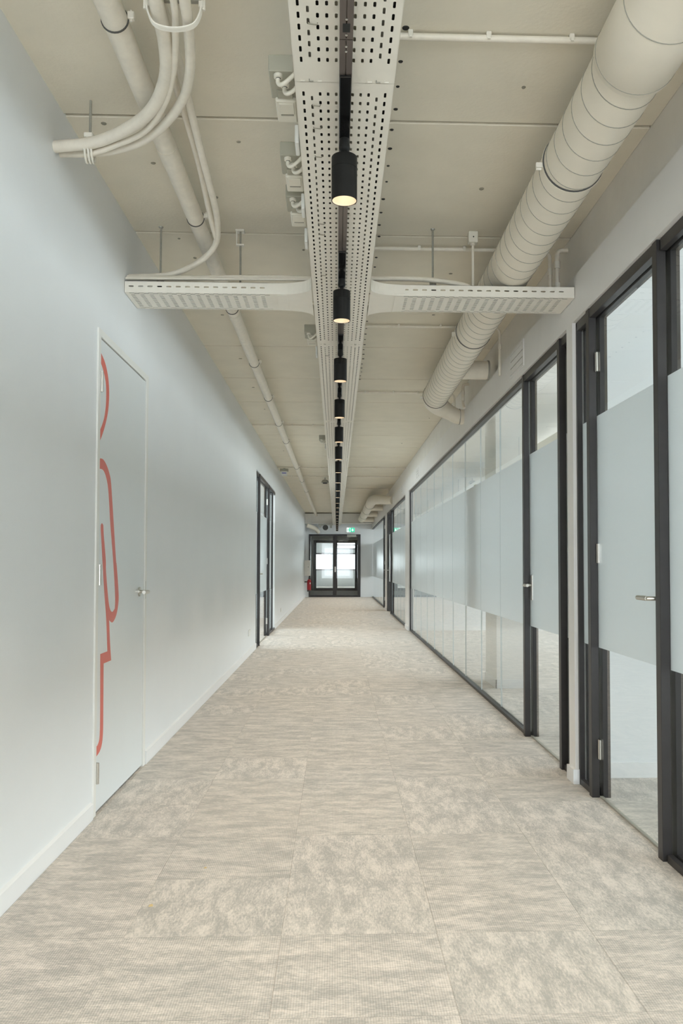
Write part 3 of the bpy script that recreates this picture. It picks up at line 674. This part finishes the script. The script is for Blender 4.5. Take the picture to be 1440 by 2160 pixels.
conduit([(-.12, 4.612, 2.770), (-.4, 4.61, 2.768), (-.8, 4.605, 2.764), (XL+.001, 4.60, 2.76)], .008, 'thin cable along the front lip of the left tray arm')
conduit([(.185, 4.64, 2.790), (.4, 4.65, 2.796), (.56, 4.645, 2.785), (.70, 4.64, 2.762), (.82, 4.64, 2.722), (1.0, 4.645, 2.718), (1.28, 4.645, 2.718)], .014, 'cream conduit lying along the top of the right tray arm')
def saddle(label, cx, cy, cz, w, hh):
    t = thing('pipe_clamp', label, 'pipe clamp', (cx, cy, cz-hh))
    pts = [(cx-w, cy, cz+hh*.6), (cx-w*.97, cy, cz), (cx-w*.7, cy, cz-hh*.75), (cx, cy, cz-hh), (cx+w*.7, cy, cz-hh*.75), (cx+w*.97, cy, cz), (cx+w, cy, cz+hh*.6)]
    s = smooth_path(pts, 4); mb = MB()
    for k in (-.010, -.004, .002, .008): mb.sweep([(p[0], p[1]+k, p[2]) for p in s], .0032, 6)
    mb.build('strap', 'tray', t, True)
    for sx in (-1, 1): MB().bev(cx+sx*w-.007, cx+sx*w+.007, cy-.012, cy+.010, cz+hh*.3, cz+hh*.7, .002).cyl((cx+sx*(w+.008), cy-.001, cz+hh*.2), (cx+sx*(w+.008), cy-.001, cz+hh*.85), .005, 8).build('bolt', 'tray', t)
    MB().cyl((cx, cy, cz+.018), (cx, cy, ZC), .004, 8).box(cx-w, cx+w, cy-.008, cy+.006, cz+.035, cz+.042).build('hanger', 'steel', t)
    return t
saddle('curved strap clamp holding the three conduits at the top left', -.507, 2.59, 2.913, .083, .052)
t = thing('hanger_rod', 'ceiling rod with ring clamp holding the conduits near the left wall', 'hanger', (-1.01, 3.43, 2.86))
MB().cyl((-1.01, 3.44, 2.93), (-1.01, 3.44, ZC), .0055, 8).build('rod', 'steel', t)
mb = MB()
for k in (-.014, 0, .012): mb.ring((-1.01+k, 3.44, 2.893), (1, .12, 0), .048, .0045, 28)
mb.build('ring_clamp', 'tray', t, True); MB().bev(-1.028, -.992, 3.41, 3.43, 2.935, 2.955, .003).build('bolt', 'tray', t)
def rod(label, x, y, zb, foot=None, hook=False):
    t = thing('hanger_rod', label, 'hanger', (x, y, zb))
    MB().cyl((x, y, zb), (x, y, ZC), .0055, 8).build('rod', 'steel', t)
    MB().lathe((x, y, ZC-.006), [(.011, 0), (.014, .006)], 10).build('anchor', 'steel', t)
    if foot: MB().bev(x-.018, x+.018, y-.02, y+.012, zb, zb+.055, .003).build('clamp_foot', foot, t); MB().bev(x-.006, x+.006, y-.028, y-.019, zb+.01, zb+.04, .002).build('foot_bolt', 'steel', t)
    if hook:
        MB().bev(x-.028, x+.022, y-.02, y+.03, ZC-.012, ZC-.001, .002).build('top_plate', 'tray', t)
        MB().box(x-.024, x-.018, y-.012, y+.012, ZC-.085, ZC-.01).box(x-.024, x+.02, y-.012, y+.012, ZC-.092, ZC-.084).build('hook_bracket', 'tray', t)
rod('leaning hanger rod left of the straight pipe, black clamp on the left tray arm', -.99, 4.735, 2.76, 'clamp')
rod('hanger rod with hook bracket above the left tray arm', -.547, 4.76, 2.706, None, True)
rod('hanger rod with small clamp on the right tray arm, nearest the light track', .541, 4.705, 2.745, 'seam')
t = thing('junction_box', 'small square ceiling box with a conduit dropping to the right tray arm', 'junction box', (.775, 4.74, 2.70))
MB().bev(.748, .802, 4.715, 4.765, 3.035, ZC, .004).build('box_body', 'ivory', t); MB().cyl((.775, 4.74, 2.706), (.775, 4.74, 3.035), .0075, 10).build('drop_conduit', 'pipe', t)
MB().lathe((.775, 4.74, 3.022), [(.011, 0), (.013, .004), (.013, .013)], 12).build('gland', 'pipe', t); MB().cyl((.775, 4.713, 3.065), (.775, 4.716, 3.065), .004, 8).build('screw', 'dark', t)

# straight conduits across the ceiling with clips
def cross(label, y, xa, xb, clips, r=.0105, drop=None):
    t = thing('ceiling_conduit', label, 'conduit', ((xa+xb)/2, y, ZC-.035))
    z = ZC-.018
    pts = [(xa, y, z), (xb, y, z)]
    if drop:
        pts = [(xa, y, z), (xb-.05, y, z)]+[(xb-.05+.05*math.sin(q*PI/8), y, z-.05*(1-math.cos(q*PI/8))) for q in range(1, 5)]+[(xb, y, drop)]
    MB().sweep(pts, r, 12).build('tube', 'pipe', t, True)
    for x in clips:
        MB().bev(x-.009, x+.009, y-r-.004, y+r+.004, z-.004, ZC, .002).box(x-.005, x+.005, y-r-.007, y-r-.003, z-.012, z).build('clip', 'tray', t)
    if drop: MB().cyl((xb, y, (z+drop)/2+.02), (xb, y, (z+drop)/2+.06), r+.0035, 12).build('coupling', 'tray', t)
    return t
cross('nearest ceiling conduit crossing to the big duct at the top', 2.94, TX+.05, 1.36, [.259, .539, .838, 1.15], .012)
cross('ceiling conduit just beyond the tray arms, bending down the right wall', 4.96, TX+.05, 1.275, [.489, .76, 1.10], .0115, 2.745)
cross('ceiling conduit before the wall grille, bending down the right wall', 6.60, TX+.05, 1.290, [.489, .82, 1.13], .0105, 2.70)
cross('ceiling conduit meeting the duct elbow', 9.17, TX+.05, 1.290, [.311, .62, .885], .0105, 2.75)
cross('left ceiling conduit bending into the long tray', 11.4, XL+.01, TX-.16, [-.95, -.60, -.32], .0105)
cross('double ceiling conduit with clips left of the far dome lamp', 16.38, XL+.01, 1.355, [-.72, -.30, .35, .75, 1.15], .0105)
cross('last ceiling conduit before the far dome lamp', 17.98, XL+.01, 1.355, [-.95, -.45, .35, .72, 1.1], .0105)
cross('farthest ceiling conduit, bending down beside the far duct', 20.8, .2, 1.290, [.55, 1.1], .0105, 2.70)
for y, zb, lab in ((4.86, 2.745, 'pipe dropping down the right wall behind the tray arm'), (8.55, 2.80, 'pipe dropping down the right wall above the duct elbow')):
    o = thing('wall_pipe', lab, 'pipe', (1.285, y, zb))
    MB().sweep(smooth_path([(1.355, y, ZC-.05), (1.30, y, ZC-.06), (1.292, y, ZC-.12), (1.292, y, zb+.05), (1.30, y-.03, zb)], 4), .014, 12).build('tube', 'pipe', o, True)
    MB().cyl((1.292, y, ZC-.16), (1.292, y, ZC-.12), .018, 12).cyl((1.292, y, zb+.08), (1.292, y, zb+.11), .018, 12).build('coupling', 'tray', o, True)

# grilles on the right wall
def grille(label, y0, y1, z0, z1, n, grp=None):
    t = thing('vent_grille', label, 'vent grille', (XR, (y0+y1)/2, z0), grp)
    f = MB(); x0, x1 = XR-.008, XR; b = .022
    f.bev(x0, x1, y0, y1, z0, z0+b, .001).bev(x0, x1, y0, y1, z1-b, z1, .001).bev(x0, x1, y0, y0+b, z0+b, z1-b, .001).bev(x0, x1, y1-b, y1, z0+b, z1-b, .001)
    f.build('grille_frame', 'wallr', t)
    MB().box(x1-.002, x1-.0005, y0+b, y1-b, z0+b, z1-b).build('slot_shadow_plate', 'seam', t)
    h = (z1-z0-2*b)/n
    for i in range(n):
        MB().bev(x0+.001, x1-.002, y0+b, y1-b, z0+b+h*i+.004, z0+b+h*(i+1)-.004, .001).build('slat', 'wallr', t)
grille('slotted white grille on the right wall above the second glass door', 5.84, 6.31, 2.60, 2.795, 3)
grille('small slotted grille above the long glass wall', 13.4, 13.8, 2.62, 2.77, 3)
grille('farther small grille above the second white pillar', 16.7, 17.1, 2.62, 2.77, 3)

# ------------------------------------------------------------------ socket boxes on the left of the long tray
def socket_box(y, lab, xe=-.133, near=True):
    t = thing('socket_box', lab, 'socket box', (-.165, y+.15, 2.745))
    x0, x1 = xe-.085, xe-.004; z0, z1 = 2.752, 2.80
    MB().bev(x0, x1, y, y+.16, z0+.004, z1+.01, .003).build('grey_mounting_plate', 'grey', t)
    MB().bev(x0+.012, x1, y+.150, y+.285, z0-.010, z1, .004).build('ivory_housing', 'ivory', t)
    MB().bev(x0+.022, x1-.008, y+.16, y+.225, z0-.014, z0-.008, .002).build('flap', 'ivory', t); MB().box(x0+.026, x1-.012, y+.232, y+.238, z0-.012, z0-.008).build('flap_slot', 'seam', t)
    MB().bev(x0+.02, x1-.01, y+.105, y+.15, z0-.002, z0+.006, .002).build('grey_flap', 'grey', t)
    for i, (px, py) in enumerate(((x0+.030, y+.022), (x0+.048, y+.072))):
        MB().lathe((px, py, z0-.008), [(.010, 0), (.014, .002), (.015, .014)], 12).build('gland', 'ivory', t, True)
        MB().lathe((px, py, z0-.009), [(.007, 0), (.0085, .001)], 12).build('socket_hole', 'dark', t)
        MB().sweep(smooth_path([(px, py, z0+.0), (px, py, z0-.022), (px+.012, py-.012, z0-.034), (px+.035, py-.02, z0-.022), (xe+.02, py-.02, z0+.02)], 5), .0072, 10).build('cable_tail', 'ivory', t, True)
    MB().bev(xe-.016, xe-.001, y+.30, y+.40, 2.680, 2.745, .003).build('white_clip', 'white', t)
    return t
socket_box(2.62, 'socket box with two cable tails left of the tray, nearest the camera')
socket_box(3.17, 'second socket box left of the tray, beside the nearest spotlight')
socket_box(3.53, 'third socket box left of the tray, just beyond the nearest spotlight')
socket_box(5.62, 'fourth socket box left of the tray, beyond the tray arms')
socket_box(10.45, 'farthest socket box left of the tray')
# cable ties and loose strands poking out of the tray slots
o0 = None
for yy, lab in ((2.25, 'at the top edge of the view'), (2.66, 'just beyond the first tray joint'), (2.80, 'above the neck of the nearest spotlight'), (3.0, 'beside the first white clip'), (3.60, 'beside the third socket box'), (3.72, 'just beyond the third socket box'), (4.25, 'shortly before the tray arms'), (5.9, 'beyond the second tray joint')):
    lab = 'thin tie looped through the long tray slots '+lab
    if o0 is None:
        o0 = tag(MB().sweep([(TX-.102, yy, TZ-.002), (TX-.10, yy, TZ-.006), (TX-.078, yy+.004, TZ-.006), (TX-.076, yy+.004, TZ+.002)], .0018, 5).build('cable_tie', 'joint'), lab, 'cable tie', 'ties under the long tray'); y00 = yy
    else: t = o0.copy(); C.objects.link(t); t.location.y += yy-y00; t['label'] = lab

# ------------------------------------------------------------------ far end details
bmn = struct('trim_3', MB().bev(XL, 1.05, 30.78, 31.15, 2.72, 3.06, .004).box(XL, 1.30, 30.70, 31.15, 2.705, 2.72), 'beam', 'boxed beam across the end of the corridor')
t = thing('fan_unit', 'round dark fan hanging under the end beam, left of the tray', 'fan', (-.40, 31.0, 2.43))
MB().sweep([(-.40, 30.9, 2.56), (-.40, 31.1, 2.56)], [.10, .085], 24).build('fan_drum', 'clamp', t, True)
MB().box(-.66, -.13, 30.95, 31.25, 2.655, 2.70).box(-.62, -.56, 30.95, 31.2, 2.58, 2.655).box(-.24, -.16, 30.95, 31.2, 2.56, 2.655).build('mounting_bracket', 'steel', t)
t = thing('flexible_duct', 'slanting pale duct in the upper left corner before the end wall', 'duct', (-.9, 31.1, 2.4))
MB().sweep(smooth_path([(-1.08, 30.9, 2.64), (-.95, 30.95, 2.60), (-.75, 31.1, 2.52), (-.68, 31.45, 2.42)], 5), .075, 16).build('duct_run', 'duct', t, True)
t = thing('exit_sign', 'green and white illuminated emergency exit sign above the end door', 'exit sign', (.535, 30.5, 2.38))
sc = 30.5/31.5
MB().bev(.365, .665, 30.48, 30.52, 2.372, 2.545, .004).build('sign_body', 'white', t)
MB().box(.375, .51, 30.474, 30.48, 2.38, 2.537).build('white_panel', 'exit_w', t)
g = MB().box(.512, .657, 30.474, 30.48, 2.38, 2.537).build('green_panel', 'exit_g', t)
MB().prism([(.585-.016, 2.50), (.585+.016, 2.50), (.585+.016, 2.455), (.585+.045, 2.455), (.585, 2.405), (.585-.045, 2.455), (.585-.016, 2.455)], 1, 30.470, 30.474).build('arrow', 'exit_w', g)
MB().box(.455, .50, 30.470, 30.474, 2.39, 2.53).build('door_symbol', 'exit_g', t)
MB().sweep([(.415, 30.472, 2.50), (.415, 30.472, 2.515)], .010, 10).box(.405, .430, 30.470, 30.474, 2.44, 2.49).box(.395, .41, 30.470, 30.474, 2.40, 2.445).box(.42, .44, 30.470, 30.474, 2.395, 2.44).box(.43, .45, 30.470, 30.474, 2.465, 2.48).build('running_figure', 'exit_g', t)
MB().cyl((.59, 30.5, 2.545), (.59, 30.5, ZC), .004, 8).lathe((.59, 30.5, 2.545), [(.02, 0), (.012, .03)], 10).build('hanger', 'exit_w' if False else 'white', t)
t = thing('fire_extinguisher', 'red fire extinguisher hanging at the left of the end door', 'fire extinguisher', (-.985, 30.7, .23))
MB().lathe((-.985, 30.7, 0), [(.06, .27), (.073, .30), (.075, .33), (.075, .58), (.066, .63), (.035, .665), (.022, .68)], 20).build('cylinder', 'extred', t, True)
MB().lathe((-.985, 30.7, 0), [(.066, .23), (.072, .24), (.072, .285), (.06, .285)], 20).build('foot_ring', 'clamp', t, True)
MB().lathe((-.985, 30.7, 0), [(.022, .68), (.022, .72)], 12).bev(-1.01, -.93, 30.69, 30.71, .72, .735, .002).bev(-1.0, -.93, 30.69, 30.71, .75, .76, .002).build('valve', 'clamp', t)
MB().sweep(smooth_path([(-.965, 30.68, .70), (-.925, 30.64, .68), (-.90, 30.62, .60), (-.90, 30.62, .42), (-.91, 30.62, .33)], 5), .011, 8).build('hose', 'clamp', t, True)
MB().box(-.96, -.925, 30.62, 30.63, .50, .56).build('white_tag', 'white', t)
MB().box(XL+.003, -1.04, 30.69, 30.71, .56, .60).build('wall_bracket', 'clamp', t)
t = thing('wall_cabinet', 'shallow grey wall cabinet above the fire extinguisher', 'cabinet', (-1.09, 30.75, .80))
MB().bev(XL+.001, -.945, 30.6, 30.9, .80, 1.36, .005).build('cabinet_body', 'beam', t); MB().bev(-1.13, -.955, 30.594, 30.6, .82, 1.34, .001).build('cabinet_door', 'beam', t); MB().bev(-1.02, -1.0, 30.588, 30.594, 1.1, 1.14, .001).build('latch', 'steel', t)
t = thing('emergency_light', 'small boxed emergency light with blue mark near the left wall', 'emergency light', (-1.0, 16.5, 2.95))
MB().bev(-1.10, -.94, 16.42, 16.56, 3.02, ZC-.03, .005).build('housing', 'grey', t); MB().bev(-1.08, -.96, 16.44, 16.50, 2.93, 3.02, .004).build('lamp_panel', 'white', t); MB().box(-1.06, -.98, 16.435, 16.44, 2.975, 2.992).build('blue_mark', 'blue', t)
MB().cyl((-1.02, 16.5, ZC-.03), (-1.02, 16.5, ZC), .02, 10).build('mount', 'grey', t)
t = thing('dome_lamp', 'small hooded dome lamp hanging left of the tray far down', 'lamp', (-.24, 18.4, 2.95))
MB().lathe((-.25, 18.4, 0), [(.085, 2.99), (.08, 3.01), (.055, 3.045), (.03, 3.055)], 20).build('dome', 'steel', t, True); MB().lathe((-.25, 18.4, 0), [(.04, 2.965), (.055, 2.985), (.055, 2.995)], 16).build('lamp_face', 'clamp', t, True); MB().cyl((-.25, 18.4, 3.05), (-.25, 18.4, ZC), .01, 8).build('stem', 'steel', t)
def outlet(y, z, lab):
    t = thing('wall_socket', lab, 'wall socket', (XL, y, z-.04))
    MB().bev(XL+.0, XL+.010, y-.11, y+.11, z-.04, z+.04, .003).build('cover_plate', 'white', t)
    for dy in (-.055, .055): MB().sweep([(XL+.009, y+dy, z), (XL+.0112, y+dy, z)], .024, 16).build('socket_ring', 'base', t)
outlet(11.26, .30, 'double white wall socket low on the left wall before the glass door')
outlet(17.67, .26, 'double white wall socket low on the left wall beyond the glass door')
# crumbs on the carpet
for i, (x, yy, s, lab) in enumerate(((-.648, 3.036, .0075, 'small tan crumb on the carpet at lower left, the larger'), (-.514, 3.403, .005, 'tiny tan crumb on the carpet beyond the larger one'))):
    tag(MB().add([(x-s, yy-s, TH), (x+s, yy-s*.7, TH), (x+s*.9, yy+s, TH), (x-s, yy+s*.8, TH), (x-s*.6, yy-s*.6, TH+s*.6), (x+s*.7, yy-s*.5, TH+s*.5), (x+s*.5, yy+s*.6, TH+s*.7), (x-s*.7, yy+s*.5, TH+s*.5)],
        [(0, 3, 2, 1), (4, 5, 6, 7), (0, 1, 5, 4), (1, 2, 6, 5), (2, 3, 7, 6), (3, 0, 4, 7)]).build('crumb', 'sand'), lab, 'crumb')

# ------------------------------------------------------------------ inside the glass fronted room
for i, (yy, lab) in enumerate(((10.6, 'hanging linear light in the glass fronted room, nearest'), (14.0, 'hanging linear light in the glass fronted room, farther'))):
    t = thing('pendant_light', lab, 'pendant light', (2.9, yy, 2.5))
    MB().bev(2.3, 3.5, yy-.06, yy+.06, 2.48, 2.54, .004).build('lamp_housing', 'grey', t); MB().box(2.33, 3.47, yy-.045, yy+.045, 2.474, 2.48).build('diffuser', 'rim', t)
    for x in (2.5, 3.3): MB().cyl((x, yy, 2.54), (x, yy, ZC), .002, 6).build('wire', 'steel', t)
t = thing('ventilation_duct', 'cream duct high inside the glass fronted room', 'duct', (3.0, 10, 2.7)); MB().sweep([(3.0, 9.2, 2.86), (3.0, 15.4, 2.86)], .13, 28).build('duct_run', 'duct', t, True)
